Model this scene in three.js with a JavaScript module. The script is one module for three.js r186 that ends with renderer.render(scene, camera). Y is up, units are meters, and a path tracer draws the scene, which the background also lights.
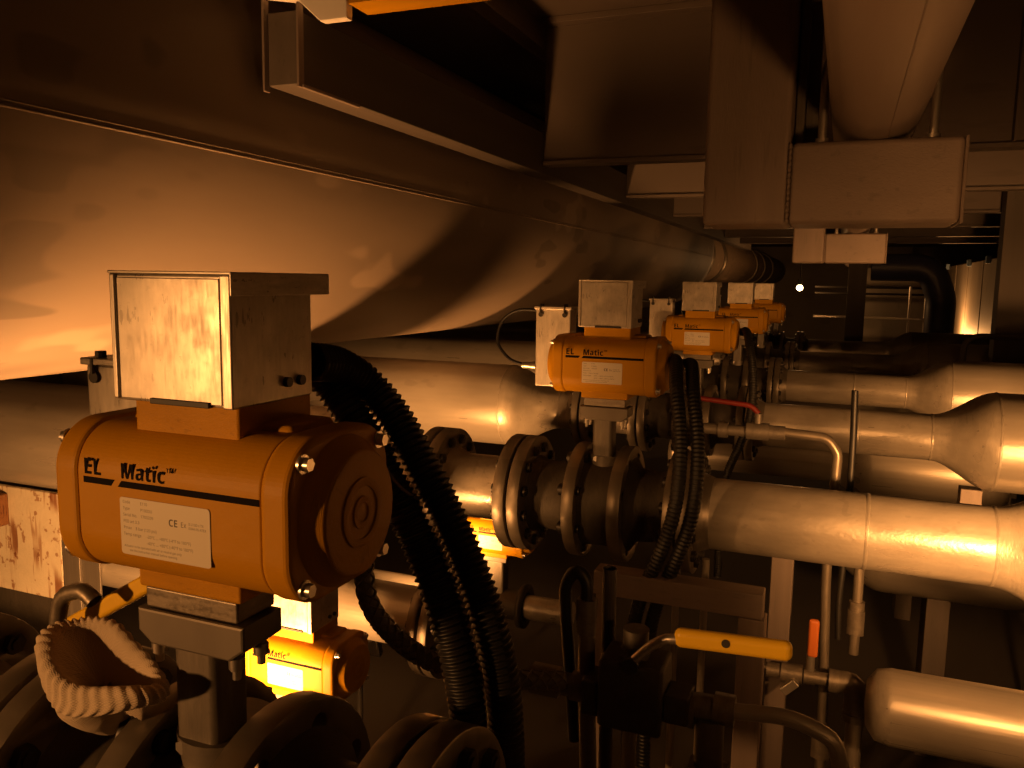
import * as THREE from 'three';
import { RoundedBoxGeometry } from 'three/addons/geometries/RoundedBoxGeometry.js';
import { mergeGeometries, toCreasedNormals } from 'three/addons/utils/BufferGeometryUtils.js';
import { FontLoader } from 'three/addons/loaders/FontLoader.js';
import { TextGeometry } from 'three/addons/geometries/TextGeometry.js';

// ---------------------------------------------------------------- camera, sky, lights, exposure
// x runs along the pipes, -z runs down the valve row, y is up, metres
const V3 = (x, y, z) => new THREE.Vector3(x, y, z);
const scene = new THREE.Scene();
const camera = new THREE.PerspectiveCamera(2 * Math.atan(384 / 820) * 180 / Math.PI, 1024 / 768, 0.02, 120);
{
  const D = V3(333, -99, 820), H = V3(333 - 1000, -99 - 16, 820);
  const up = V3().crossVectors(H, D).normalize(); if (up.y > 0) up.negate();
  D.normalize();
  const X = V3().crossVectors(D, up).normalize(); if (X.x < 0) X.negate();
  const w = (a, b, c) => V3(X.x * a + X.y * b + X.z * c, up.x * a + up.y * b + up.z * c, -(D.x * a + D.y * b + D.z * c));
  camera.position.set(0, 1.75, 0);
  camera.quaternion.setFromRotationMatrix(new THREE.Matrix4().makeBasis(w(1, 0, 0), w(0, -1, 0), w(0, 0, -1)));
}
scene.background = new THREE.Color(0x020101);
const renderer = new THREE.WebGLRenderer({ antialias: true });
renderer.toneMapping = THREE.LinearToneMapping;
renderer.toneMappingExposure = 0.95;
renderer.shadowMap.enabled = true;
const WARM = new THREE.Color().setRGB(1, 0.42, 0.118);
// [position, aim, lens width, lens height, candela, beam half angle, soft edge, label]
const FLOODS = [
  [[0.66, 1.2, -1.3], [0.78, 1.0, -3.2], 0.2, 0.12, 34, 50, 1, 'warm floodlight with barn doors beside the pipes right of the cantilever'],
  [[-2.5, 1.5, 2.0], [-0.6, 1.5, -1.5], 0.3, 0.14, 24, 60, .75, 'square warm floodlight behind the end of the big duct'],
  [[-1.62, 0.3, -1.38], [-2.3, 1.15, -2.4], 0.2, 0.12, 26, 66, .35, 'square warm floodlight low in front of the lower actuators'],
  [[0.58, 1.46, -0.42], [0.0, 1.9, -1.8], 0.1, 0.07, 1.5, 46, .7, 'small warm floodlight on a stand pointing up at the cantilever'],
  [[-1.9, 0.3, -2.92], [-1.95, 0.76, -4.3], 0.2, 0.12, 24, 42, .5, 'warm floodlight with barn doors behind the lower pipe facing the third row'],
  [[1.02, 0.86, -4.8], [0.7, 1.02, -6.0], 0.16, 0.1, 8, 38, .6, 'square warm floodlight between the third and fourth rows of pipes'],
  [[1.0, 0.8, -3.0], [0.75, 1.02, -4.3], 0.2, 0.12, 13, 34, .6, 'square warm floodlight between the second and third rows of pipes'],
];

// ---------------------------------------------------------------- helpers
let seed = 7;
const rnd = () => { seed = (seed * 1664525 + 1013904223) >>> 0; return seed / 4294967296; };
const used = {};
const numbered = n => { const k = used[n] = (used[n] ?? -1) + 1; return k ? n + '_' + String(k).padStart(3, '0') : n; };
function shadows(o) { o.traverse(m => { if (m.isMesh) { m.castShadow = true; m.receiveShadow = true; } }); }
function thing(name, label, category, pos = [0, 0, 0], group) {
  const o = new THREE.Group(); o.name = numbered(name); o.position.set(...pos);
  o.userData = { label, category }; if (group) o.userData.group = group;
  scene.add(o); return o;
}
function part(name, geo, mat, parent) {
  const g = Array.isArray(geo) ? mergeGeometries(geo.map(q => { const r = q.index ? q.toNonIndexed() : q; for (const k of Object.keys(r.attributes)) if (!['position', 'normal', 'uv'].includes(k)) r.deleteAttribute(k); return r; })) : geo;
  const m = new THREE.Mesh(g, mat); m.name = name; m.castShadow = m.receiveShadow = true; parent.add(m); return m;
}
function single(name, geo, mat, label, category, group) {
  const m = part(name, geo, mat, scene); m.name = numbered(name); m.userData = { label, category }; if (group) m.userData.group = group; return m;
}
function struct(name, geo, mat) { const m = part(name, geo, mat, scene); m.userData.kind = 'structure'; return m; }
function copy(root, pos, label, group) {
  const r = root.clone(); r.name = numbered(root.name.replace(/_\d{3}$/, '')); r.userData = { ...root.userData };
  r.position.set(...pos); if (label) r.userData.label = label; if (group) r.userData.group = group; scene.add(r); return r;
}
const box = (x0, x1, y0, y1, z0, z1, r = 0.004) => {
  const w = x1 - x0, h = y1 - y0, d = z1 - z0, rr = Math.min(r, w * .45, h * .45, d * .45);
  const g = new RoundedBoxGeometry(w, h, d, 2, rr); g.translate((x0 + x1) / 2, (y0 + y1) / 2, (z0 + z1) / 2); return g;
};
// lathe around the x axis; profile [[x, r], ...]
const latheX = (prof, n = 48) => { const g = new THREE.LatheGeometry(prof.map(([x, r]) => new THREE.Vector2(r, x)), n); g.rotateZ(-Math.PI / 2); return g; };
const latheY = (prof, n = 32) => new THREE.LatheGeometry(prof.map(([y, r]) => new THREE.Vector2(r, y)), n);
const latheZ = (prof, n = 64) => { const g = new THREE.LatheGeometry(prof.map(([z, r]) => new THREE.Vector2(r, z)), n); g.rotateX(Math.PI / 2); return g; };
const smooth = (pts, t = 0.5) => new THREE.CatmullRomCurve3(pts.map(p => V3(...p)), false, 'centripetal', t);
const tube = (pts, r, seg = 60, rad = 12) => new THREE.TubeGeometry(smooth(pts), seg, r, rad, false);
// polyline with rounded corners
function bent(pts, r, bendR = 0.04, rad = 12) {
  const P = pts.map(p => V3(...p)), path = new THREE.CurvePath(); let a = P[0];
  for (let i = 1; i < P.length; i++) {
    if (i < P.length - 1) {
      const b = P[i], d1 = V3().subVectors(a, b), d2 = V3().subVectors(P[i + 1], b);
      const k = Math.min(bendR, d1.length() * .48, d2.length() * .48);
      const s = b.clone().addScaledVector(d1.normalize(), k), e = b.clone().addScaledVector(d2.normalize(), k);
      path.add(new THREE.LineCurve3(a, s)); path.add(new THREE.QuadraticBezierCurve3(s, b, e)); a = e;
    } else path.add(new THREE.LineCurve3(a, P[i]));
  }
  const L = path.getLength();
  return new THREE.TubeGeometry(path, Math.max(8, Math.min(160, Math.ceil(L / 0.012))), r, rad, false);
}
const hexX = (x0, x1, r, y = 0, z = 0) => { const g = new THREE.CylinderGeometry(r, r, x1 - x0, 6); g.rotateZ(-Math.PI / 2); g.translate((x0 + x1) / 2, y, z); return g; };
const hexY = (y0, y1, r, x = 0, z = 0) => { const g = new THREE.CylinderGeometry(r, r, y1 - y0, 6); g.translate(x, (y0 + y1) / 2, z); return g; };
const cylX = (x0, x1, r, y = 0, z = 0, n = 16) => { const g = new THREE.CylinderGeometry(r, r, x1 - x0, n); g.rotateZ(-Math.PI / 2); g.translate((x0 + x1) / 2, y, z); return g; };
const cylY = (y0, y1, r, x = 0, z = 0, n = 16) => { const g = new THREE.CylinderGeometry(r, r, y1 - y0, n); g.translate(x, (y0 + y1) / 2, z); return g; };
const cylZ = (z0, z1, r, x = 0, y = 0, n = 16) => { const g = new THREE.CylinderGeometry(r, r, z1 - z0, n); g.rotateX(Math.PI / 2); g.translate(x, y, (z0 + z1) / 2); return g; };
// convex plate: outline in (x, y), extruded in z
const plate = (pts, z0, z1, bevel = 0) => {
  const s = new THREE.Shape(pts.map(p => new THREE.Vector2(...p)));
  const g = new THREE.ExtrudeGeometry(s, { depth: z1 - z0 - 2 * bevel, bevelEnabled: bevel > 0, bevelThickness: bevel, bevelSize: bevel, bevelOffset: -bevel, bevelSegments: 2 });
  g.translate(0, 0, z0 + bevel); return g;
};
function roundRect(w, h, r) {
  const s = new THREE.Shape(), x = -w / 2, y = -h / 2;
  s.moveTo(x + r, y); s.lineTo(x + w - r, y); s.absarc(x + w - r, y + r, r, -Math.PI / 2, 0); s.lineTo(x + w, y + h - r); s.absarc(x + w - r, y + h - r, r, 0, Math.PI / 2);
  s.lineTo(x + r, y + h); s.absarc(x + r, y + h - r, r, Math.PI / 2, Math.PI); s.lineTo(x, y + r); s.absarc(x + r, y + r, r, Math.PI, Math.PI * 1.5); return s;
}

// ---------------------------------------------------------------- textures and materials
function hash(i, j, s) { let n = Math.imul(i, 374761393) + Math.imul(j, 668265263) + Math.imul(s, 974634571); n = Math.imul(n ^ (n >>> 13), 1274126177); return ((n ^ (n >>> 16)) >>> 0) / 4294967296; }
function vnoise(x, y, px, py, s) {
  const i = Math.floor(x), j = Math.floor(y), fx = x - i, fy = y - j, u = fx * fx * (3 - 2 * fx), v = fy * fy * (3 - 2 * fy);
  const m = (a, b) => ((a % b) + b) % b, h = (a, b) => hash(m(a, px), m(b, py), s);
  return (h(i, j) * (1 - u) + h(i + 1, j) * u) * (1 - v) + (h(i, j + 1) * (1 - u) + h(i + 1, j + 1) * u) * v;
}
function fbm(u, v, fx, fy, s, oct = 4) { let a = 0, w = .5, t = 0; for (let o = 0; o < oct; o++) { a += w * vnoise(u * fx, v * fy, fx, fy, s + o); t += w; w *= .55; fx *= 2; fy *= 2; } return a / t; }
function tex(n, fn, srgb, rep = [1, 1]) {
  const d = new Uint8Array(n * n * 4);
  for (let j = 0; j < n; j++) for (let i = 0; i < n; i++) { const c = fn(i / n, j / n), k = (j * n + i) * 4; for (let q = 0; q < 3; q++) d[k + q] = Math.max(0, Math.min(255, (Array.isArray(c) ? c[q] : c) * 255)); d[k + 3] = 255; }
  const t = new THREE.DataTexture(d, n, n); t.wrapS = t.wrapT = THREE.RepeatWrapping; t.magFilter = THREE.LinearFilter; t.minFilter = THREE.LinearMipmapLinearFilter; t.generateMipmaps = true;
  if (srgb) t.colorSpace = THREE.SRGBColorSpace; t.repeat.set(...rep); t.needsUpdate = true; return t;
}
const clamp = (x, a = 0, b = 1) => Math.max(a, Math.min(b, x));
const step = (a, b, x) => { const t = clamp((x - a) / (b - a)); return t * t * (3 - 2 * t); };
// mottled, scuffed metal: tone in sRGB
const steelMap = tex(512, (u, v) => { const a = fbm(u, v, 5, 5, 1, 5), b = fbm(u, v, 40, 6, 11, 3), sp = step(.74, .8, fbm(u, v, 24, 24, 21, 3)); const t = 0.78 + .2 * (a - .5) + .08 * (b - .5) - .04 * sp; return [t, t * .985, t * .96]; }, true);
const steelRough = tex(512, (u, v) => { const t = .46 + .34 * (fbm(u, v, 6, 6, 31, 5) - .5) + .2 * (fbm(u, v, 48, 8, 41, 2) - .5); return [t, t, t]; }, false);
const fineBump = tex(256, (u, v) => fbm(u, v, 24, 24, 51, 4), false, [3, 3]);
const paintMap = tex(512, (u, v) => { const a = fbm(u, v, 3, 3, 61, 6), s = step(.68, .78, fbm(u, v, 14, 9, 71, 4)); const t = .86 + .12 * (a - .5) - .06 * s; return [t, t * .985, t * .965]; }, true);
const ductMap = tex(1024, (u, v) => {   // scuffs, smears and rub marks
  const a = fbm(u, v, 4, 4, 81, 6), smear = step(.56, .7, fbm(u + .35 * v, v, 6, 4, 91, 4)), sp = step(.75, .8, fbm(u, v, 40, 40, 101, 2)), lt = step(.72, .8, fbm(u, v, 20, 28, 111, 3));
  const t = .8 + .2 * (a - .5) - .1 * smear - .12 * sp * step(.5, .6, fbm(u, v, 3, 5, 121, 2)) + .12 * lt; return [t, t * .97, t * .93];
}, true);
const rustMap = tex(512, (u, v) => {
  const run = step(.5, .72, fbm(u, v, 30, 2, 131, 3)) * step(.4, .7, fbm(u, v, 4, 2, 141, 3)), sp = step(.66, .74, fbm(u, v, 22, 14, 151, 4)), k = clamp(run * .8 + .5 * sp);
  const c = [.86, .83, .76], r = [.42, .2, .07]; return c.map((q, i) => q * (1 - k * .85) + r[i] * k * .85 + .08 * (fbm(u, v, 8, 8, 161, 4) - .5));
}, true);
const knitBump = tex(256, (u, v) => .5 + .5 * Math.sin(u * Math.PI * 2 * 32) * Math.sin(v * Math.PI * 2 * 32), false);
const M = (rgb, o = {}) => { const m = new THREE.MeshStandardMaterial({ roughness: .5, ...o }); m.color.setRGB(...rgb); return m; };
const MP = (rgb, o = {}) => { const m = new THREE.MeshPhysicalMaterial({ roughness: .5, ...o }); m.color.setRGB(...rgb); return m; };
const mat = {
  pipe: M([.6, .55, .48], { metalness: .45, roughness: .8, map: steelMap, roughnessMap: steelRough, bumpMap: fineBump, bumpScale: .0006 }),
  flange: M([.36, .32, .27], { metalness: .65, roughness: .95, map: steelMap, roughnessMap: steelRough }),
  cast: M([.11, .096, .08], { metalness: .4, roughness: .62, map: steelMap, bumpMap: fineBump, bumpScale: .001 }),
  nut: M([.045, .04, .036], { metalness: .6, roughness: .45 }),
  bright: M([.68, .63, .56], { metalness: .9, roughness: .32 }),
  sheet: M([.9, .84, .75], { metalness: .4, roughness: .8, map: steelMap, roughnessMap: steelRough }),
  dark: M([.03, .026, .022], { roughness: .6 }),
  rubber: M([.007, .0065, .006], { roughness: .5 }),
  duct: M([.46, .385, .325], { roughness: .62, map: ductMap, bumpMap: fineBump, bumpScale: .001 }),
  grey: M([.34, .275, .245], { roughness: .5, map: paintMap, bumpMap: fineBump, bumpScale: .0006 }),
  deck: M([.17, .138, .122], { roughness: .6, map: paintMap }),
  darkdeck: M([.13, .11, .098], { roughness: .7, map: paintMap }),
  panel: M([.4, .36, .3], { roughness: .6, map: paintMap }),
  yellow: MP([.68, .34, .004], { specularIntensity: .35,  roughness: .5, map: paintMap, bumpMap: fineBump, bumpScale: .0004 }),
  handle: M([.8, .5, .02], { roughness: .4 }),
  ink: MP([.014, .012, .011], { roughness: .95, specularIntensity: .1 }),
  orange: M([.45, .12, .02], { roughness: .45 }),
  red: M([.16, .016, .01], { roughness: .45 }),
  rust: M([.75, .72, .66], { roughness: .7, map: rustMap, bumpMap: fineBump, bumpScale: .001 }),
  block: M([.26, .235, .205], { metalness: .45, roughness: .5, map: steelMap }),
  braid: M([.2, .18, .155], { metalness: .6, roughness: .5 }),
  knit: M([.55, .45, .33], { roughness: .95, bumpMap: knitBump, bumpScale: .0007 }),
  clip: M([.28, .42, .62], { roughness: .35 }),
  blue: M([.045, .05, .11], { roughness: .45 }),
  floor: M([.1, .088, .078], { roughness: .8, map: paintMap }),
  white: M([.8, .76, .7], { roughness: .5 }),
};
const glow = new THREE.MeshStandardMaterial({ color: 0x000000, emissive: WARM, emissiveIntensity: 6 });

// ---------------------------------------------------------------- room shell
const FLOOR = -0.5, ROW = k => -0.77 - 1.765 * k, PY = 1.04;
struct('floor', box(-5, 4, FLOOR - .1, FLOOR, -30, 3, .001), mat.floor);
struct('ceiling', box(-5, 4, 3.02, 3.12, -30, 3, .001), mat.deck);
struct('wall_back', box(-5, 4, FLOOR, 3.02, -30.1, -30, .001), mat.panel);
struct('wall_left', box(-5.1, -5, FLOOR, 3.02, -30, 3, .001), mat.deck);
struct('wall_front', box(-5, 4, FLOOR, 3.02, 3, 3.1, .001), mat.deck);
struct('wall_right', box(4, 4.1, FLOOR, 3.02, -30, 3, .001), mat.deck);

// ---------------------------------------------------------------- floodlights outside the frame
for (const [p, t, w, h, power, beam, soft, label] of FLOODS) {
  const g = thing('floodlight', label, 'lamp', p); g.lookAt(V3(...t));
  part('housing', box(-w / 2 - .02, w / 2 + .02, -h / 2 - .02, h / 2 + .02, -.08, -.012, .01), mat.dark, g);
  part('lens', box(-w / 2, w / 2, -h / 2, h / 2, -.014, -.004, .002), glow, g);
  part('bracket', [box(-w / 2 - .035, -w / 2 - .025, -.16, .01, -.06, -.03, .002), box(w / 2 + .025, w / 2 + .035, -.16, .01, -.06, -.03, .002), box(-w / 2 - .035, w / 2 + .035, -.17, -.16, -.06, -.03, .002)], mat.dark, g);
  if (label.includes('barn doors')) for (const q of [1, -1]) part('barn_door', box(-w / 2 - .02, w / 2 + .02, Math.min(q * (h / 2 + .01), q * (h / 2 + .014)), Math.max(q * (h / 2 + .01), q * (h / 2 + .014)), -.01, p[0] < 0 ? .08 : .24, .001), mat.dark, g);
  g.updateMatrixWorld(true); part('stand', cylY(FLOOR, p[1] - h / 2 - .1, .014, p[0], p[2] - .05 * Math.sign(t[2] - p[2]) * -1, 12).applyMatrix4(g.matrixWorld.clone().invert()), mat.dark, g);
  const L = new THREE.SpotLight(WARM, power, 0, beam * Math.PI / 180, soft, 2); L.position.set(0, 0, .03); L.target.position.set(0, 0, 1); L.shadow.radius = 4; L.castShadow = true; L.shadow.mapSize.set(2048, 2048); L.shadow.camera.near = .02; g.add(L, L.target);
}

// ---------------------------------------------------------------- big duct, upper left
{
  const R = .75, d = thing('exhaust_duct', 'huge horizontal steel duct running above the left ends of the pipes', 'duct', [-2.36, 2.18, 0]);
  part('shell', latheZ([[-11, R], [1.1, R]], 128), mat.duct, d);
  part('dished_end', latheZ([[1.1, R], [1.2, R * .93], [1.28, R * .7], [1.33, R * .35], [1.34, 0]], 64), mat.duct, d);
  part('end_cone', latheZ([[-12, .43], [-11, R]], 96), mat.duct, d);
  part('tail_pipe', latheZ([[-29.9, .43], [-12, .43]], 96), mat.duct, d);
  for (const z of [-13, -14.4, -20, -22, -24.5]) part('flange', latheZ([[z - .14, .43], [z - .14, .475], [z, .475], [z, .43]], 96), mat.flange, d);
  // long double weld seam along the side
  const dir = [-Math.cos(.2056), Math.sin(.2056)], b = dir[0] * -2.36 + dir[1] * .43, c2 = 2.36 ** 2 + .43 ** 2 - R * R, t = b - Math.sqrt(b * b - c2);
  const a = Math.atan2(dir[1] * t - .43, dir[0] * t + 2.36);
  for (const [e, r] of [[0, .0035], [.016, .003]]) { const q = [R * Math.cos(a + e), R * Math.sin(a + e)]; part('weld_seam', tube([[...q, 1.1], [...q, -3], [...q, -11]], r, 8, 6), mat.duct, d); }
}
// ---------------------------------------------------------------- overhead steel
const girderLabels = ['deep steel deck girder above the far end of the cantilever', 'second deck girder in the row behind the deep one', 'third deck girder in the row below the deck', 'fourth deck girder in the row below the deck', 'fifth deck girder in the row below the deck', 'sixth deck girder in the row below the deck'];
girderLabels.forEach((label, i) => {
  const z = -4 - 1.7 * i, g = thing('deck_girder', label, 'girder', [0, 0, z], 'girders under the deck');
  part('web', box(-1.45, 3.9, 2.345, 3.0, -.012, 0, .001), mat.deck, g);
  part('bottom_flange', box(-1.45, 3.9, 2.325, 2.345, -.09, .02, .003), mat.deck, g);
  part('top_flange', box(-1.45, 3.9, 2.99, 3.02, -.09, .07, .003), mat.deck, g);
  for (const x of [.6, 2.25]) part('stiffener', box(x, x + .012, 2.345, 2.99, 0, .06, .001), mat.deck, g);
});
{
  const g = thing('deck_beam', 'long steel beam under the deck meeting the left ends of the girders', 'beam');
  part('web', box(-1.5, -1.485, 2.9, 3.02, -14, 2, .001), mat.deck, g); part('bottom_flange', box(-1.54, -1.46, 2.89, 2.902, -14, 2, .002), mat.deck, g);
}
{
  const g = thing('cable_duct', 'dark closed steel cable duct along the shoulder of the big duct', 'cable duct');
  part('trough', box(-1.56, -1.455, 2.285, 2.485, -14, -1.99, .004), mat.darkdeck, g);
  part('end_flange', [box(-1.57, -1.562, 2.27, 2.52, -2.0, -1.975, .002), box(-1.453, -1.445, 2.275, 2.5, -2.0, -1.975, .002)], mat.grey, g);
  part('lower_lip', box(-1.452, -1.44, 2.275, 2.285, -2.28, -1.99, .002), mat.grey, g);
}
function postArm(z, label, near) {
  const g = thing('support_post', label, 'post', [0, 0, z]);
  part('column', box(-.292, -.121, 1.872, 3.02, -.17, 0, .012), mat.grey, g);
  part('arm', box(-.119, .197, 1.872, 2.036, -.165, -.002, .012), mat.grey, g);
  const w = []; for (let i = 0; i < 14; i++) { const q = new THREE.SphereGeometry(.0055, 8, 6); q.scale(.7, 1.25, .7); q.translate(-.12, 1.879 + i * .0115, -.001); w.push(q); }
  part('weld_bead', w, mat.grey, g);
  const cap = part('end_plate', box(.197, .203, 1.872, 2.036, -.165, -.002, .002), mat.grey, g); cap.position.x = -.001;
  const u = part('pipe_clamp', bent([[-.062, 2.03, -.03], [-.062, 2.25, -.03], [.142, 2.25, -.03], [.142, 2.03, -.03]], .0085, .1, 12), mat.bright, g);
  for (const x of [-.062, .142]) part('nut', hexY(2.036, 2.045, .014, x, -.03), mat.bright, u);
  if (near) part('angle_cleat', [box(-.119, -.10, 2.036, 2.35, -.15, -.09, .003), box(-.119, -.075, 2.036, 2.35, -.152, -.145, .003)], mat.block, g);
}
postArm(-1.8, 'grey square steel post with a cantilever arm under the overhead pipe', true);
postArm(-5.0, 'far grey post and arm carrying the overhead pipe behind the first', false);
{
  const p = thing('overhead_pipe', 'brown steel pipe resting on the cantilever arm overhead', 'pipe', [.04, 2.127, 0]);
  part('barrel', latheZ([[-14, .091], [2.5, .091]], 64), mat.grey, p);
  part('weld_seam', tube([[.02, -.0885, 2.4], [.02, -.0885, -2], [.02, -.0885, -4]], .0016, 8, 6), mat.grey, p);
}
{
  const g = thing('hanger_bracket', 'pale plate bracket above the end of the cable duct', 'bracket', [0, 0, 0]);
  part('top_plate', plate([[-1.60, 2.53], [-1.44, 2.50], [-1.37, 2.44], [-1.285, 2.44], [-1.285, 2.60], [-1.60, 2.60]], -2.0, -1.97, .003), mat.white, g);
  part('hanger_rod', cylY(2.59, 3.02, .012, -1.45, -1.985, 12), mat.grey, g);
}
{
  const g = thing('crane_beam', 'yellow painted beam above the pale plate bracket', 'beam', [-1.28, 2.475, -2.02]);
  part('flange', box(0, .9, 0, .012, -.05, .05, .002), mat.yellow, g); part('web', box(0, .9, .012, .2, -.006, .006, .001), mat.yellow, g); part('hanger', box(.4, .44, .2, .545, -.02, .02, .002), mat.darkdeck, g);
}

// ---------------------------------------------------------------- pipe rows
function flangeGeo(x0, x1, R = .192, bore = .1, holes = 12, hr = .0145, pcd = .155) {
  const s = new THREE.Shape(); s.absarc(0, 0, R - .003, 0, Math.PI * 2);
  const b = new THREE.Path(); b.absarc(0, 0, bore, 0, Math.PI * 2, true); s.holes.push(b);
  for (let i = 0; i < holes; i++) { const a = (i + .5) / holes * Math.PI * 2, h = new THREE.Path(); h.absarc(pcd * Math.cos(a), pcd * Math.sin(a), hr, 0, Math.PI * 2, true); s.holes.push(h); }
  const g = new THREE.ExtrudeGeometry(s, { depth: x1 - x0 - .006, bevelEnabled: true, bevelThickness: .003, bevelSize: .003, bevelSegments: 2, curveSegments: 24 });
  g.translate(0, 0, x0 + .003); g.rotateY(Math.PI / 2); return toCreasedNormals(g, .5);
}
function boltSet(x0, x1, parent, pcd = .155, n = 12) {
  for (let i = 0; i < n; i++) {
    const a = (i + .5) / n * Math.PI * 2, y = pcd * Math.sin(a), z = -pcd * Math.cos(a);
    part('bolt', [cylX(x0 - .016, x1 + .016, .01, y, z, 10), hexX(x0 - .013, x0, .0175, y, z), hexX(x1, x1 + .013, .0175, y, z)], mat.nut, parent);
  }
}
// x stations along a row (row origin on the pipe axis)
const A1 = [-1.31, -1.275], A2 = [-1.265, -1.225], B1 = [-1.005, -.965], B2 = [-.955, -.915], C = [-.775, -.735], E0 = [-.63, -.59], F1 = [-.46, -.425], F2 = [-.418, -.38];
const RS = .1095, RB = .2285;
function redProf(x0, r0, x1, r1, n = 10) { const o = []; for (let i = 0; i <= n; i++) { const t = i / n; o.push([x0 + (x1 - x0) * t, r0 + (r1 - r0) * step(0, 1, t)]); } return o; }
const where = ['row of the gloved valve', 'row behind the gloved valve', 'third row', 'fourth row', 'fifth row', 'sixth row'];
// left header
const headerL = thing('header_pipe', 'x', 'pipe', [0, PY, ROW(0)]);
part('barrel', latheX([[-4.999, RB], [-1.72, RB]], 72), mat.pipe, headerL);
part('reducer', latheX([...redProf(-1.72, RB, -1.42, RS), [-1.34, RS]], 72), mat.pipe, headerL);
part('weld_bead', latheX([[-1.728, RB - .001], [-1.72, RB + .003], [-1.712, RB - .001]], 72), mat.pipe, headerL);
part('weld_bead', latheX([[-1.42, RS - .001], [-1.412, RS + .003], [-1.404, RS - .001]], 72), mat.pipe, headerL);
{ const f = part('flange', [flangeGeo(...A1), latheX([[-1.36, RS], [-1.31, .128]], 48)], mat.flange, headerL); }
// spool
const spool = thing('pipe_spool', 'x', 'pipe', [0, PY, ROW(0)]);
part('barrel', latheX([[-1.225, .128], [-1.185, RS], [-1.045, RS], [-1.005, .128]], 64), mat.pipe, spool);
part('flange', flangeGeo(...A2), mat.flange, spool); part('flange', flangeGeo(...B1), mat.flange, spool);
boltSet(A1[0], A2[1], spool); boltSet(B1[0], B2[1], spool);
// valve
const valve = thing('ball_valve', 'x', 'valve', [0, PY, ROW(0)]);
part('body', latheX([[-.915, .128], [-.885, .112], [-.80, .118], [-.775, .15]], 64), mat.cast, valve);
part('body_core', latheX([[-.735, .15], [-.725, .145], [-.64, .145], [-.63, .15]], 64), mat.cast, valve);
part('body_tail', latheX([[-.59, .15], [-.57, .118], [-.50, .112], [-.46, .128]], 64), mat.cast, valve);
part('flange', flangeGeo(...B2), mat.flange, valve);
part('flange', flangeGeo(...C, .186, .1, 8, .017, .158), mat.flange, valve);
part('flange', flangeGeo(...E0, .186, .1, 8, .019, .15), mat.flange, valve);
part('flange', flangeGeo(...F1), mat.flange, valve);
for (let i = 0; i < 8; i++) { const a = (i + .5) / 8 * Math.PI * 2, y = .158 * Math.sin(a), z = -.158 * Math.cos(a); part('tie_bolt', [cylX(C[0] - .02, C[1] + .01, .0125, y, z, 10), hexX(C[0] - .016, C[0], .02, y, z)], mat.nut, valve); }
// bonnet and yoke up to the actuator
part('bonnet', [box(-.715, -.65, .10, .30, .0, .06, .012), cylY(.08, .16, .06, -.6775, .01, 24)], mat.block, valve);
part('yoke_plate', plate([[-.755, .29], [-.735, .275], [-.62, .275], [-.60, .29], [-.60, .318], [-.755, .318]], 0, .07, .003), mat.block, valve);
part('mounting_pad', box(-.745, -.61, .319, .345, 0, .066, .003), mat.flange, valve);
for (const [x, z] of [[-.735, .058], [-.62, .058], [-.735, .015], [-.62, .015]]) part('bolt', [hexY(.262, .276, .009, x, z), cylY(.25, .30, .005, x, z, 8)], mat.bright, valve);
part('hex_stud', cylZ(.058, .066, .009, -.70, .15, 6), mat.bright, valve);
// right pipe
const headerR = thing('line_pipe', 'x', 'pipe', [0, PY, ROW(0)]);
part('barrel', latheX([[-.34, RS], [.42, RS]], 72), mat.pipe, headerR);
part('flange', [flangeGeo(...F2), latheX([[-.38, .128], [-.335, RS]], 48)], mat.flange, headerR);
part('reducer', latheX(redProf(.42, RS, .68, RB), 72), mat.pipe, headerR);
part('header', latheX([[.68, RB], [3.4, RB]], 72), mat.pipe, headerR);
for (const [x, r] of [[.1, RS], [.42, RS], [.68, RB], [1.3, RB]]) part('weld_bead', latheX([[x - .007, r - .001], [x - .003, r + .0022], [x + .003, r + .0022], [x + .007, r - .001]], 72), mat.pipe, headerR);
boltSet(F1[0], F2[1], headerR);
for (let k = 0; k < 6; k++) {
  const p = [0, PY, ROW(k)];
  const set = (o, l, g) => { const q = k ? copy(o, p) : o; q.userData.label = l; q.userData.group = g; return q; };
  set(headerL, 'wide steel header narrowing under the big duct, ' + where[k], 'left header pipes');
  set(spool, 'short flanged steel spool left of the valve, ' + where[k], 'pipe spools');
  set(valve, 'dark flanged ball valve under its actuator, ' + where[k], 'upper ball valves');
  set(headerR, 'bright steel pipe right of its valve, ' + where[k], 'right line pipes');
}
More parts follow.
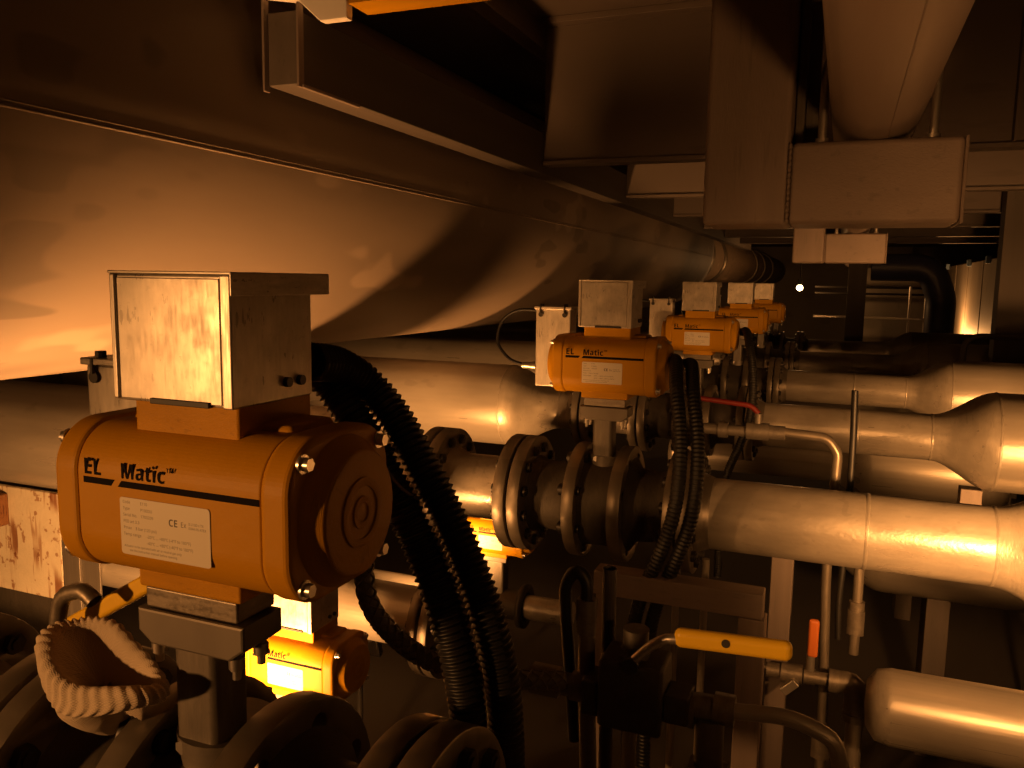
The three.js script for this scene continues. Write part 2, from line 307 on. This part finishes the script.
// ---------------------------------------------------------------- actuators
const font = await new FontLoader().loadAsync('fonts/droid/droid_sans_bold.typeface.json');
const txt = (s, size, x, y, z, d = .0003) => { const g = new TextGeometry(s, { font, size, depth: d, curveSegments: 3 }); g.translate(x, y, z); return g; };
const nameplateTex = (() => {
  const c = document.createElement('canvas'); c.width = 640; c.height = 330; const x = c.getContext('2d');
  x.fillStyle = '#cfc6b4'; x.fillRect(0, 0, 640, 330); x.fillStyle = '#5c5348'; x.font = '24px sans-serif';
  const rows = [['Code', 'E110'], ['Type', 'P100DU'], ['Serial No.', '1703209'], ['PED art 3.3', ''], ['Pmax', '8 bar (120 psi)'], ['Temp range', '-20°C … +80°C (-4°F to 180°F)']];
  rows.forEach(([a, b], i) => { x.fillText(a, 22, 34 + i * 37); x.fillText(b, i > 4 ? 190 : i === 4 ? 110 : 150, 34 + i * 37); });
  x.fillText('-40°C … +80°C (-40°F to 180°F)', 190, 256);
  x.font = '18px sans-serif'; x.fillText('Actuator to be operated with air or neutral gas only', 22, 286); x.fillText('see the instruction manual before opening', 60, 310);
  x.fillStyle = '#3a332b'; x.font = 'bold 56px sans-serif'; x.fillText('CE', 350, 128); x.font = '40px sans-serif'; x.fillText('Ex', 436, 124); x.font = '20px sans-serif'; x.fillText('II 2 GD c TX', 492, 106); x.fillText('0344 05 ATEX', 492, 130);
  const t = new THREE.CanvasTexture(c); t.colorSpace = THREE.SRGBColorSpace; return t;
})();
const nameplateMat = new THREE.MeshStandardMaterial({ map: nameplateTex, roughness: .45 });
// section of the body in (z, y), run along x
function sectionX(w, h, r, x0, x1, bevel) {
  const g = new THREE.ExtrudeGeometry(roundRect(w - 2 * bevel, h - 2 * bevel, r), { depth: x1 - x0 - 2 * bevel, bevelEnabled: true, bevelThickness: bevel, bevelSize: bevel, bevelSegments: 4, curveSegments: 10 });
  g.translate(0, 0, x0 + bevel); g.rotateY(Math.PI / 2); return g;
}
function makeActuator() {
  const o = thing('pneumatic_actuator', 'x', 'actuator', [-.678, 1.488, ROW(0)]);
  part('body', sectionX(.196, .178, .052, -.13, .13, .003), mat.yellow, o);
  for (const s of [-1, 1]) {
    const c = part('end_cap', [sectionX(.2, .184, .05, Math.min(s * .128, s * .166), Math.max(s * .128, s * .166), .008), latheX(s > 0 ? [[.164, .088], [.17, .084], [.178, .076], [.186, .072], [.19, .068], [.1905, .0]] : [[-.1905, 0], [-.19, .068], [-.186, .072], [-.178, .076], [-.17, .084], [-.164, .088]], 48)], mat.yellow, o);
    part('cap_badge', s > 0 ? [latheX([[.1905, .040], [.1925, .040], [.1925, .030], [.1905, .030]], 32), latheX([[.1905, .019], [.1925, .019], [.1925, .011], [.1905, .011]], 24)] : [latheX([[-.1905, .03], [-.1925, .03], [-.1925, .04], [-.1905, .04]], 32)], mat.yellow, c);
    for (const y of [-1, 1]) for (const z of [-1, 1]) part('cap_bolt', [s > 0 ? hexX(.166, .176, .0075, y * .068, z * .075) : hexX(-.176, -.166, .0075, y * .068, z * .075), s > 0 ? cylX(.165, .168, .0105, y * .068, z * .075) : cylX(-.168, -.165, .0105, y * .068, z * .075)], mat.bright, c);
  }
  part('top_pad', [box(-.072, .078, .07, .125, -.065, .066, .005), box(-.115, .12, .07, .096, -.055, .03, .008)], mat.yellow, o);
  part('bottom_pad', box(-.075, .075, -.104, -.08, -.04, .068, .004), mat.yellow, o);
  // print on the front face
  const Z = .098, sh = (x0, x1, y0, y1, k) => plate([[x0, y0], [x1 - k, y0], [x1, y1], [x0 + k * 0, y1]], Z, Z + .0003);
  part('lettering', [txt('EL', .0185, -.120, .034, Z), txt('Matic', .0175, -.064, .034, Z), txt('TM', .005, .004, .047, Z)], mat.ink, o);
  part('print_bar', [sh(-.120, -.072, .0235, .031, .006), plate([[-.068, .0235], [.128, .0235], [.128, .031], [-.062, .031]], Z, Z + .0003)], mat.ink, o);
  const np = new THREE.ShapeGeometry(roundRect(.128, .066, .004), 6); { const u = np.attributes.uv, P = np.attributes.position; for (let i = 0; i < u.count; i++) u.setXY(i, P.getX(i) / .128 + .5, P.getY(i) / .066 + .5); }
  np.translate(-.001, -.02, Z + .001); part('nameplate', np, nameplateMat, o);
  // switch box
  const b = part('switch_box', [box(-.088, .082, .119, .262, -.062, .076, .003)], mat.sheet, o); b.userData.label = 'stainless steel switch box';
  part('front_panel', box(-.078, .066, .122, .258, .076, .0785, .0015), mat.sheet, b);
  part('side_fold', box(-.088, -.080, .121, .262, .07, .08, .002), mat.sheet, b); part('side_fold', box(.068, .082, .119, .262, .07, .0805, .002), mat.sheet, b);
  part('lid', plate([[-.0885, .262], [.0845, .262], [.0845, .2655], [-.0885, .2655]], -.095, .081, .001), mat.sheet, b);
  part('lid_lip', box(.0825, .085, .24, .2645, -.095, .0815, .001), mat.sheet, b);
  part('slot', box(-.033, .05, .1185, .125, .073, .0815, .001), mat.dark, b);
  for (const z of [-.01, -.035]) part('screw', cylX(.082, .088, .006, .14, z, 10), mat.nut, b);
  part('cable_entry', [cylZ(-.092, -.06, .018, .03, .165, 20), cylZ(-.11, -.09, .015, .03, .165, 6)], mat.nut, b);
  return o;
}
const act = makeActuator();
const actLabels = ['large yellow actuator with switch box on the gloved valve', 'yellow actuator with square switch box behind the large yellow one', 'third yellow actuator down the upper valve row', 'dim fourth yellow actuator down the upper valve row', 'dim fifth yellow actuator down the upper valve row'];
actLabels.forEach((l, k) => { const q = k ? copy(act, [-.678, 1.488, ROW(k)]) : act; q.userData.label = l; q.userData.group = 'upper actuators'; });
// instrument plates beside the switch boxes
function makeInstrument(k, label) {
  const o = thing('instrument_box', label, 'instrument', k ? [-.905, 1.39, ROW(k) - .09] : [-.925, 1.36, ROW(k) - .075], 'instrument boxes beside the actuators');
  part('case', box(-.063, .06, 0, .262, -.07, 0, .004), mat.sheet, o);
  part('top_lip', box(-.068, .064, .262, .272, -.075, .006, .002), mat.sheet, o);
  for (const x of [-.045, .04]) { part('bolt', [hexY(.272, .281, .008, x, -.01), cylY(.25, .272, .004, x, .004, 8)], mat.nut, o); part('screw', cylZ(0, .005, .0085, x, .245, 10), mat.nut, o); }
  if (k) part('gland', [cylX(-.12, -.063, .012, .065, -.03, 16), hexX(-.085, -.07, .017, .065, -.03)], mat.bright, o);
  if (k) part('cable', tube([[-.12, .067, -.03], [-.17, .085, -.03], [-.215, .14, -.03], [-.2, .215, -.03], [-.14, .255, -.03], [-.06, .255, -.045]], .0055, 40, 8), mat.rubber, o);
  return o;
}
['grey instrument box with bolted lip at the corner of the large actuator', 'grey instrument box with looped cable left of the second actuator', 'grey instrument box left of the third actuator', 'grey instrument box left of the fourth actuator'].forEach((l, k) => makeInstrument(k, l));
// ---------------------------------------------------------------- lower row: pipes, valves and actuators
const LROW = k => ROW(k), LY = .52;
const lowPipe = thing('lower_pipe', 'x', 'pipe', [0, LY, LROW(1)]);
part('barrel', latheX([[-4.999, RS], [-1.24, RS]], 64), mat.pipe, lowPipe);
part('right_barrel', latheX([[.13, 0], [.135, RS * .6], [.16, RS * .92], [.2, RS], [3.6, RS]], 64), mat.pipe, lowPipe);
part('flange', flangeGeo(-1.32, -1.285), mat.flange, lowPipe); part('blind_flange', flangeGeo(-1.275, -1.24, .192, .002), mat.flange, lowPipe); boltSet(-1.32, -1.24, lowPipe);
part('flange', flangeGeo(-1.75, -1.715), mat.flange, lowPipe);
lowPipe.userData.label = 'lower steel pipe under the row behind the gloved valve'; lowPipe.userData.group = 'lower pipes';
for (let k = 2; k < 4; k++) {
  const o = thing('lower_pipe', k === 2 ? 'lower wide steel pipe under the third row of pipes' : 'lower wide steel pipe under the fourth row of pipes', 'pipe', [0, LY - .03, LROW(k)], 'lower pipes');
  part('barrel', latheX([[-1.15, 0], [-1.14, RS * .9], [-1.1, RS], [-.1, RS], ...redProf(.0, RS, .25, RB), [.9, RB]], 64), mat.pipe, o);
  part('elbow_end', latheX([[.9, RB], [1.0, .21], [1.06, .15], [1.08, 0]], 64), mat.pipe, o);
  for (const x of [0.5]) part('saddle', box(x - .05, x + .05, FLOOR - LY + .03, -.2, -.12, .12, .004), mat.darkdeck, o);
}
const lowAct = [[[-1.475, .585, -2.0], 'brightly lit yellow lower actuator beside the large flange', 1.06], [[-1.545, .48, -3.7], 'brightly lit yellow lower actuator seen beneath the pipe spool', 1.0]];
lowAct.forEach(([p, l, s], i) => {
  const q = copy(act, p, l, 'lower actuators');
  const v = thing('lower_valve', i ? 'small dark valve under the lit actuator beneath the spool' : 'small dark valve under the lit actuator beside the flange', 'valve', [p[0], p[1], p[2]], 'lower valves');
  part('body', latheX([[-.16, .07], [-.16, .11], [-.135, .11], [-.13, .075], [.13, .075], [.135, .11], [.16, .11], [.16, .07]], 40).translate(0, -.36, 0), mat.cast, v);
  part('neck', [box(-.045, .045, -.32, -.13, -.04, .04, .01), box(-.07, .07, -.13, -.105, -.06, .06, .004)], mat.block, v);
  part('stub_pipe', [cylX(-3.2 + 0, -.16, .06, -.36, 0, 32), cylX(.16, .4, .06, -.36, 0, 32)], mat.pipe, v);
});
// ---------------------------------------------------------------- hoses and conduits
function ribbed(name, pts, r, pitch, label, depth = .16) {
  const c = smooth(pts), L = c.getLength(), n = Math.round(L / pitch) * 6, g = new THREE.TubeGeometry(c, n, r, 16, false);
  const P = g.attributes.position, nor = g.attributes.normal;
  for (let i = 0; i <= n; i++) { const k = (i % 6) / 6, d = r * depth * (Math.cos(k * Math.PI * 2) * 1.0 - .5); for (let j = 0; j <= 16; j++) { const q = i * 17 + j; P.setXYZ(q, P.getX(q) + nor.getX(q) * d, P.getY(q) + nor.getY(q) * d, P.getZ(q) + nor.getZ(q) * d); } }
  g.computeVertexNormals();
  return single(name, g, mat.rubber, label, 'hose');
}
const off = (pts, dx, dy, dz) => pts.map(([x, y, z]) => [x + dx, y + dy, z + dz]);
const hA = [[-.66, 1.645, -.875], [-.662, 1.635, -.92], [-.655, 1.606, -.95], [-.615, 1.555, -.955], [-.568, 1.49, -.95], [-.515, 1.40, -.95], [-.467, 1.30, -.945], [-.44, 1.20, -.945], [-.43, 1.08, -.945], [-.43, .8, -.955], [-.44, .3, -1.0]];
ribbed('corrugated_conduit', hA, .0245, .0095, 'thick black corrugated conduit running down from the large switch box', .1);
const hB = hA.map(([x, y, z], i) => [x + (i < 2 ? .028 : .036), y + (i < 3 ? -.004 : .004), z + [0, -.02, -.04, -.042, -.042, -.042, -.042, -.042, -.042, -.042, -.042][i]]);
ribbed('corrugated_conduit', hB, .0245, .0095, 'second black corrugated conduit bundled against the thick one', .1);
{ const t = new THREE.TorusGeometry(.043, .0026, 8, 40); t.scale(1, .85, 1); t.rotateX(1.45); t.rotateZ(-.85); t.translate(-.548, 1.485, -.968); single('cable_tie', t, mat.flange, 'thin grey cable tie around the pair of corrugated conduits', 'cable tie'); }
{
  const b = thing('braided_hose', 'grey braided steel hose hanging under the large actuator cap', 'hose');
  const pts = [[-.61, 1.50, -.98], [-.607, 1.40, -.965], [-.592, 1.30, -.95], [-.552, 1.23, -.98], [-.495, 1.192, -1.01], [-.43, 1.182, -1.03], [-.36, 1.15, -1.12]], c = smooth(pts);
  part('core', new THREE.TubeGeometry(c, 80, .0125, 12), mat.braid, b);
  const N = 900, fr = c.computeFrenetFrames(N), strands = [];
  for (let s = 0; s < 8; s++) { const q = []; for (let i = 0; i <= 150; i++) { const k = Math.round(i / 150 * N), a = s / 8 * Math.PI * 2 + i / 150 * 52 * (s % 2 ? 1 : -1), p = c.getPoint(k / N); q.push(p.addScaledVector(fr.normals[k], Math.cos(a) * .0132).addScaledVector(fr.binormals[k], Math.sin(a) * .0132)); } strands.push(new THREE.TubeGeometry(new THREE.CatmullRomCurve3(q), 400, .0016, 4)); }
  part('braid', strands, mat.flange, b);
}
const c2 = [[-.50, 1.50, -2.62], [-.465, 1.51, -2.50], [-.43, 1.45, -2.34], [-.395, 1.29, -2.25], [-.40, 1.12, -2.22], [-.44, .98, -2.22], [-.485, .86, -2.23], [-.515, .7, -2.25], [-.52, .3, -2.28]];
ribbed('corrugated_conduit', c2, .02, .012, 'black corrugated conduit hanging from the second actuator past the pipe', .05);
ribbed('corrugated_conduit', c2.map(([x, y, z]) => [x + .045, y - .012, z - .02]), .02, .012, 'black corrugated conduit beside the one from the second actuator', .05);
ribbed('corrugated_conduit', off(c2, .02, 0, ROW(2) - ROW(1)), .02, .012, 'black corrugated conduit hanging from the third actuator', .05);

// ---------------------------------------------------------------- air manifold with yellow lever
{
  const m = thing('air_manifold', 'dark steel air manifold block between hoses and curved tube', 'manifold', [0, 0, -1.25]);
  part('block', [box(-.36, -.33, 1.045, 1.105, -.03, .03, .004), box(-.33, -.225, 1.035, 1.15, -.045, .04, .008), box(-.225, -.185, 1.06, 1.105, -.03, .03, .004)], mat.cast, m);
  for (const [a, b, r] of [[-.455, -.405, .026], [-.40, -.385, .019], [-.385, -.36, .024], [-.187, -.178, .028]]) part('fitting', hexX(a, b, r, 1.076, 0), mat.block, m);
  part('nipple', cylX(-.41, -.35, .013, 1.076, 0), mat.flange, m);
  part('gland', [hexY(1.15, 1.165, .026, -.278, 0), cylY(1.165, 1.195, .021, -.278, 0, 20)], mat.block, m);
  part('branch', [hexX(-.178, -.15, .022, 1.084, 0), cylY(.98, 1.07, .0225, -.155, 0), cylY(.80, .985, .026, -.155, 0), hexY(.975, .99, .034, -.155, 0)], mat.block, m);
  part('collar', [hexX(-.15, -.118, .0245, 1.088, 0)], mat.flange, m);
}
{
  const l = thing('valve_lever', 'yellow sleeved valve lever above the air manifold', 'lever', [0, 0, -1.25]);
  part('arm', bent([[-.272, 1.158, .035], [-.245, 1.188, .035], [-.222, 1.203, .035], [-.19, 1.206, .035]], .008, .02, 10), mat.bright, l);
  const g = new RoundedBoxGeometry(.172, .03, .022, 5, .0105); g.rotateZ(.05); g.translate(-.124, 1.2125, .035); part('sleeve', g, mat.handle, l);
  part('sleeve_hole', cylZ(.0455, .0468, .0065, -.132, 1.2155, 16), mat.dark, l);
  part('pivot_nut', [cylZ(.02, .045, .014, -.277, 1.15, 6)], mat.nut, l);
}
single('curved_tube', bent([[-.118, 1.088, -1.25], [-.035, 1.098, -1.25], [.028, 1.075, -1.25], [.052, .98, -1.25], [.055, .5, -1.25], [.055, FLOOR, -1.25]], .0125, .06, 16), mat.pipe, 'grey steel tube curving down from the air manifold', 'tube');
single('riser_tube', bent([[-.366, 1.215, -1.265], [-.364, 1.1, -1.265], [-.356, .93, -1.265], [-.356, FLOOR, -1.265]], .0145, .02, 14), mat.flange, 'grey vertical tube left of the manifold under the hose loop', 'tube');
single('riser_tube', bent([[-.338, 1.27, -1.30], [-.336, 1.1, -1.30], [-.33, FLOOR, -1.30]], .012, .02, 14), mat.cast, 'thinner dark vertical tube just right of the grey riser', 'tube');
{
  const g = thing('hose_loop', 'dark rubber hose looping over into the grey riser tube', 'hose');
  part('hose', tube([[-.392, .95, -1.30], [-.398, 1.06, -1.29], [-.404, 1.2, -1.27], [-.402, 1.245, -1.265], [-.385, 1.27, -1.265], [-.37, 1.258, -1.265], [-.366, 1.22, -1.265]], .011, 60, 12), mat.rubber, g);
  part('ferrule', [hexY(1.19, 1.225, .018, -.366, -1.265), cylY(1.165, 1.19, .0165, -.366, -1.265)], mat.block, g);
}
single('riser_tube', cylY(FLOOR, 1.035, .012, -.282, -1.245, 16), mat.pipe, 'bright vertical tube running down below the manifold block', 'tube');

// ---------------------------------------------------------------- support frame and small piping by the second row
{
  const f = thing('pipe_rack', 'grey angle steel frame standing below the second pipe', 'frame', [0, 0, -2.2]);
  part('rail', box(-.62, -.15, .855, .925, -.07, 0, .004), mat.grey, f);
  part('post', box(-.212, -.142, FLOOR, .853, -.07, -.001, .004), mat.grey, f);
  part('post', box(-.62, -.58, FLOOR, .853, -.07, -.03, .004), mat.grey, f);
}
single('rear_post', box(-.17, -.1, FLOOR, .9, -2.83, -2.76, .004), mat.deck, 'dark grey steel post behind the angle steel frame', 'post');
for (const [x, l] of [[-.42, 'left of a pair of thin steel tubes behind the frame rail'], [-.335, 'right of a pair of thin steel tubes behind the frame rail']]) single('thin_tube', cylY(FLOOR, .93, .011, x, -2.42, 12), mat.pipe, l, 'tube');
{
  const t = thing('instrument_tube', 'thin steel tube with a small valve rising behind the second pipe', 'tube');
  part('tube', bent([[-.16, 1.275, -2.75], [-.02, 1.268, -2.75], [.012, 1.22, -2.75], [0, .85, -2.75], [.02, .32, -2.75], [.02, FLOOR, -2.75]], .0155, .09, 12), mat.flange, t);
  part('valve_body', [hexX(-.27, -.2, .03, 1.272, -2.75), hexX(-.2, -.15, .024, 1.272, -2.75), cylX(-.42, -.27, .018, 1.268, -2.75), hexX(-.36, -.33, .028, 1.268, -2.75), cylY(1.28, 1.33, .012, -.235, -2.75)], mat.block, t);
  part('lever', bent([[-.235, 1.33, -2.75], [-.26, 1.355, -2.75], [-.46, 1.37, -2.75]], .009, .02, 8), mat.red, t);
  part('fitting', [hexY(.2, .27, .034, .019, -2.75), hexY(.28, .30, .028, .02, -2.75)], mat.flange, t);
}
{
  const t = thing('needle_valve', 'small needle valve with an upright orange lever', 'valve', [0, 0, -2.68]);
  part('body', [hexX(-.16, -.12, .024, .50, 0), hexX(-.115, -.05, .032, .50, 0), hexX(-.045, -.01, .026, .50, 0), cylX(-.24, -.16, .01, .505, 0), cylX(-.01, .04, .02, .50, 0)], mat.flange, t);
  part('stem', cylY(.52, .58, .013, -.028, 0), mat.bright, t);
  const g = new RoundedBoxGeometry(.032, .125, .02, 4, .0095); g.translate(-.024, .635, .012); part('lever', g, mat.orange, t);
  const d = box(-.028, .028, -.014, .014, -.014, .014, .003); d.rotateZ(.8); d.translate(-.085, .47, .03); part('drain_plug', d, mat.bright, t);
}
{
  const t = thing('elbow_pipe', 'steel pipe with threaded elbow turning down beside the needle valve', 'pipe', [0, 0, -2.68]);
  part('elbow', bent([[.05, .50, 0], [.108, .505, 0], [.112, .40, 0]], .034, .05, 16), mat.flange, t);
  part('collar', [cylX(.03, .06, .036, .50, 0, 20), cylY(.385, .41, .038, .112, 0, 20)], mat.flange, t);
  part('drop', cylY(FLOOR, .39, .026, .113, 0, 20), mat.pipe, t);
}
{
  const t = thing('vent_riser', 'thin steel riser with couplings right of the orange lever', 'tube', [.1, 0, -2.8]);
  part('tube', cylY(.55, 1.02, .016, 0, 0, 14), mat.flange, t);
  part('coupling', [hexY(.62, .70, .03, 0, 0), cylY(.70, .73, .024, 0, 0)], mat.flange, t);
}
single('dark_conduit', tube([[.05, .6, -2.78], [.045, .72, -2.78], [.05, .86, -2.78], [.055, 1.2, -2.78], [.05, 1.42, -2.78]], .011, 30, 10), mat.rubber, 'dark vertical conduit beside the thin instrument tube', 'conduit');
{ // small brass pieces and the red lever at the bottom
  const t = thing('drain_valve', 'small drain valve with a red lever and pale hose', 'valve', [0, 0, -1.2]);
  part('hose', tube([[-.80, .872, .02], [-.76, .884, .02], [-.715, .895, .01], [-.68, .888, 0]], .0075, 30, 10), mat.white, t);
  part('body', [hexX(-.685, -.655, .012, .89, 0), hexX(-.65, -.61, .016, .888, 0), cylX(-.61, -.56, .01, .885, 0)], mat.block, t);
  const g = new RoundedBoxGeometry(.055, .014, .012, 3, .005); g.rotateZ(-.12); g.translate(-.672, .925, .01); part('lever', g, mat.orange, t);
  part('stem', bent([[-.648, .92, .008], [-.636, .905, .004], [-.632, .885, 0]], .006, .01, 8), mat.nut, t);
}
single('header_stub_post', box(.56, .65, .72, .815, -4.34, -4.25, .004), mat.grey, 'pale square post under the third row header', 'post');
// ---------------------------------------------------------------- rusty stanchion and post on the left
{
  const s = thing('pipe_stanchion', 'pale rust streaked stanchion under the left header pipe', 'support', [-3.2, 0, -2.4]);
  part('leg', box(-.42, .2, .36, .83, -.02, .0, .006), mat.rust, s);
  part('rusty_clip', [box(-.3, -.1, .66, .80, .0, .06, .01), cylZ(.05, .08, .05, -.18, .72, 20)], M([.28, .13, .05], { roughness: .9, map: rustMap, bumpMap: fineBump, bumpScale: .004 }), s);
  part('base_column', box(-.3, .1, FLOOR, .36, -.12, -.03, .01), mat.cast, s);
  part('side_rib', [box(.2, .3, FLOOR, .82, -.02, .0, .004), box(.3, .4, FLOOR, .82, -.022, -.012, .003)], mat.block, s);
}
// ---------------------------------------------------------------- yellow lever behind the glove
{
  const l = thing('hand_lever', 'long yellow hand lever with a grey clip at its end', 'lever');
  const g = box(-.15, .15, -.014, .014, -.01, .01, .007); g.rotateZ(.53); g.translate(-.98, 1.265, -.87); part('bar', g, mat.handle, l);
  part('end_clip', bent([[-1.01, 1.20, -.82], [-1.045, 1.225, -.82], [-1.03, 1.285, -.82], [-.985, 1.30, -.82], [-.965, 1.285, -.82]], .012, .03, 12), mat.flange, l);
}
// ---------------------------------------------------------------- work glove lying on the flange
{
  const o = thing('work_glove', 'tan knitted work glove with ribbed cuff lying on the flange', 'glove', [-.792, 1.292, -.675]);
  const nU = 160, nV = 40, P = [], I = [], UVs = [];
  // bag: closed toe at the bottom, up to the opening, rolled outward
  const prof = v => { // v 0..1 -> [radius, height]
    if (v < .45) { const t = v / .45; return [.046 * Math.sin(Math.min(1, t * 1.1) * Math.PI / 2) + .003, -.125 + .085 * t]; }
    if (v < .62) { const t = (v - .45) / .17; return [.049 + .016 * Math.sin(t * Math.PI * .6), -.04 + .05 * t]; }
    if (v < .8) { const a = (v - .62) / .18 * Math.PI; return [.0525 + .0115 * Math.cos(a), .01 + .011 * Math.sin(a)]; }
    const t = (v - .8) / .2; return [.041 - .03 * t, .01 - .07 * t];
  };
  for (let j = 0; j <= nV; j++) for (let i = 0; i <= nU; i++) {
    const v = j / nV, a = i / nU * Math.PI * 2; let [r, h] = prof(v);
    const rib = step(.43, .5, v); r += rib * .0016 * Math.cos(a * 34) * (v < .7 ? 1 : v < .8 ? .75 : .25);
    h += rib * .0012 * Math.cos(a * 34) * step(.6, .7, v);
    const lump = fbm(i / nU, v, 3, 2, 311, 3) - .5, low = fbm(i / nU, v, 4, 4, 305, 3) - .5; r *= 1 + (.3 * lump + .2 * low) * step(0, .25, v);
    const pull = step(.4, .62, v), cr = Math.max(0, Math.cos(a - .15)), back = Math.max(0, -Math.sin(a));
    let x = r * Math.cos(a) * (1.0 + .12 * pull), z = r * Math.sin(a) * (1 - .2 * pull - .2 * pull * back);
    let y = h + (.008 * Math.sin(a * 2 + .9) + .008 * Math.sin(a * 3 - .4)) * pull + .03 * lump + .014 * back * pull;
    x += -.018 * (1 - pull) + .034 * cr * cr * pull; y -= .016 * cr * pull;
    P.push(x, y, z); UVs.push(i / nU * 3, v * 2);
  }
  for (let j = 0; j < nV; j++) for (let i = 0; i < nU; i++) { const q = j * (nU + 1) + i; I.push(q, q + nU + 1, q + 1, q + 1, q + nU + 1, q + nU + 2); }
  const g = new THREE.BufferGeometry(); g.setAttribute('position', new THREE.Float32BufferAttribute(P, 3)); g.setAttribute('uv', new THREE.Float32BufferAttribute(UVs, 2)); g.setIndex(I); g.computeVertexNormals();
  g.rotateX(.35); g.rotateZ(-.15); const km = mat.knit; km.side = THREE.DoubleSide; part('bag', g, km, o);
}
// ---------------------------------------------------------------- background on the right
{
  const w = struct('wall_1', box(1.8, 1.85, FLOOR, 2.13, -24, -10, .002), mat.panel); w.name = 'wall_side';
  for (let i = 0; i < 9; i++) part('wall_panel', box(1.75, 1.799, FLOOR, 2.12, -11.44 - i * 1.5, -10.02 - i * 1.5, .012), mat.panel, w);
  for (const z of [-10.9, -12.4, -14.2, -17]) part('cable_clip', box(1.69, 1.748, 2.06, 2.16, z - .04, z + .04, .01), mat.clip, w);
}
{
  const c = thing('dark_column', 'dark square column in front of the pale panels', 'column', [1.16, 0, -7.2]);
  part('shaft', box(-.09, .12, FLOOR, 3.0, -.1, .1, .006), mat.darkdeck, c); part('base_plate', box(-.15, .18, FLOOR, FLOOR + .02, -.16, .16, .003), mat.darkdeck, c);
}
single('handrail', bent([[.86, 1.0, -7.0], [.86, 1.385, -7.0], [2.4, 1.4, -7.0]], .022, .12, 12), mat.darkdeck, 'dark bent tubular handrail before the pale panels', 'handrail');
single('blue_elbow_pipe', bent([[.3, 1.98, -11.5], [.98, 1.98, -11.5], [1.12, 1.6, -11.5], [1.12, FLOOR, -11.5]], .17, .3, 24), mat.blue, 'dark blue pipe bending down in front of the far bulkhead', 'pipe');
{
  const b = thing('far_bulkhead', 'tan steel bulkhead with rails at the far end', 'bulkhead', [0, 0, -13]);
  part('sheet', box(.2, 1.25, FLOOR, 2.0, -.05, 0, .003), mat.panel, b);
  for (const y of [1.63, 1.72]) part('rail', cylX(-.4, 1.2, .016, y, .25, 10), mat.dark, b);
  for (const x of [.85, 1.05, 1.12]) part('upright', cylY(.9, 1.74, .018, x, .27, 10), mat.bright, b);
  part('sill', box(-.4, 1.2, 1.28, 1.31, .2, .3, .004), mat.bright, b);
}
single('dark_post', box(.03, .24, FLOOR, 2.05, -11.0, -10.8, .004), mat.darkdeck, 'dark vertical post left of the blue elbow pipe', 'post');
// far bulkhead lamps
for (const [p, cd, stem, label] of [[[-.6, 1.70, -12.53], 1, .626, 'small glowing lamp beyond the last actuator'], [[1.45, .97, -14.5], 7, 0, 'small lamp on a stand beside the far pale panels']]) {
  const l = thing('bulkhead_lamp', label, 'lamp', p);
  part('globe', new THREE.SphereGeometry(.045, 20, 14), new THREE.MeshStandardMaterial({ color: 0x000000, emissive: new THREE.Color().setRGB(1, .72, .35), emissiveIntensity: 14 }), l);
  part('holder', stem ? [cylY(.04, .12, .03, 0, 0, 16), cylY(.1, stem, .008, 0, 0, 8)] : [cylY(-.12, -.04, .03, 0, 0, 16), cylY(FLOOR - p[1], -.1, .012, 0, 0, 8)], mat.dark, l);
  const q = new THREE.PointLight(WARM, cd, 0, 2); q.castShadow = true; l.add(q);
}
shadows(scene);
renderer.render(scene, camera);
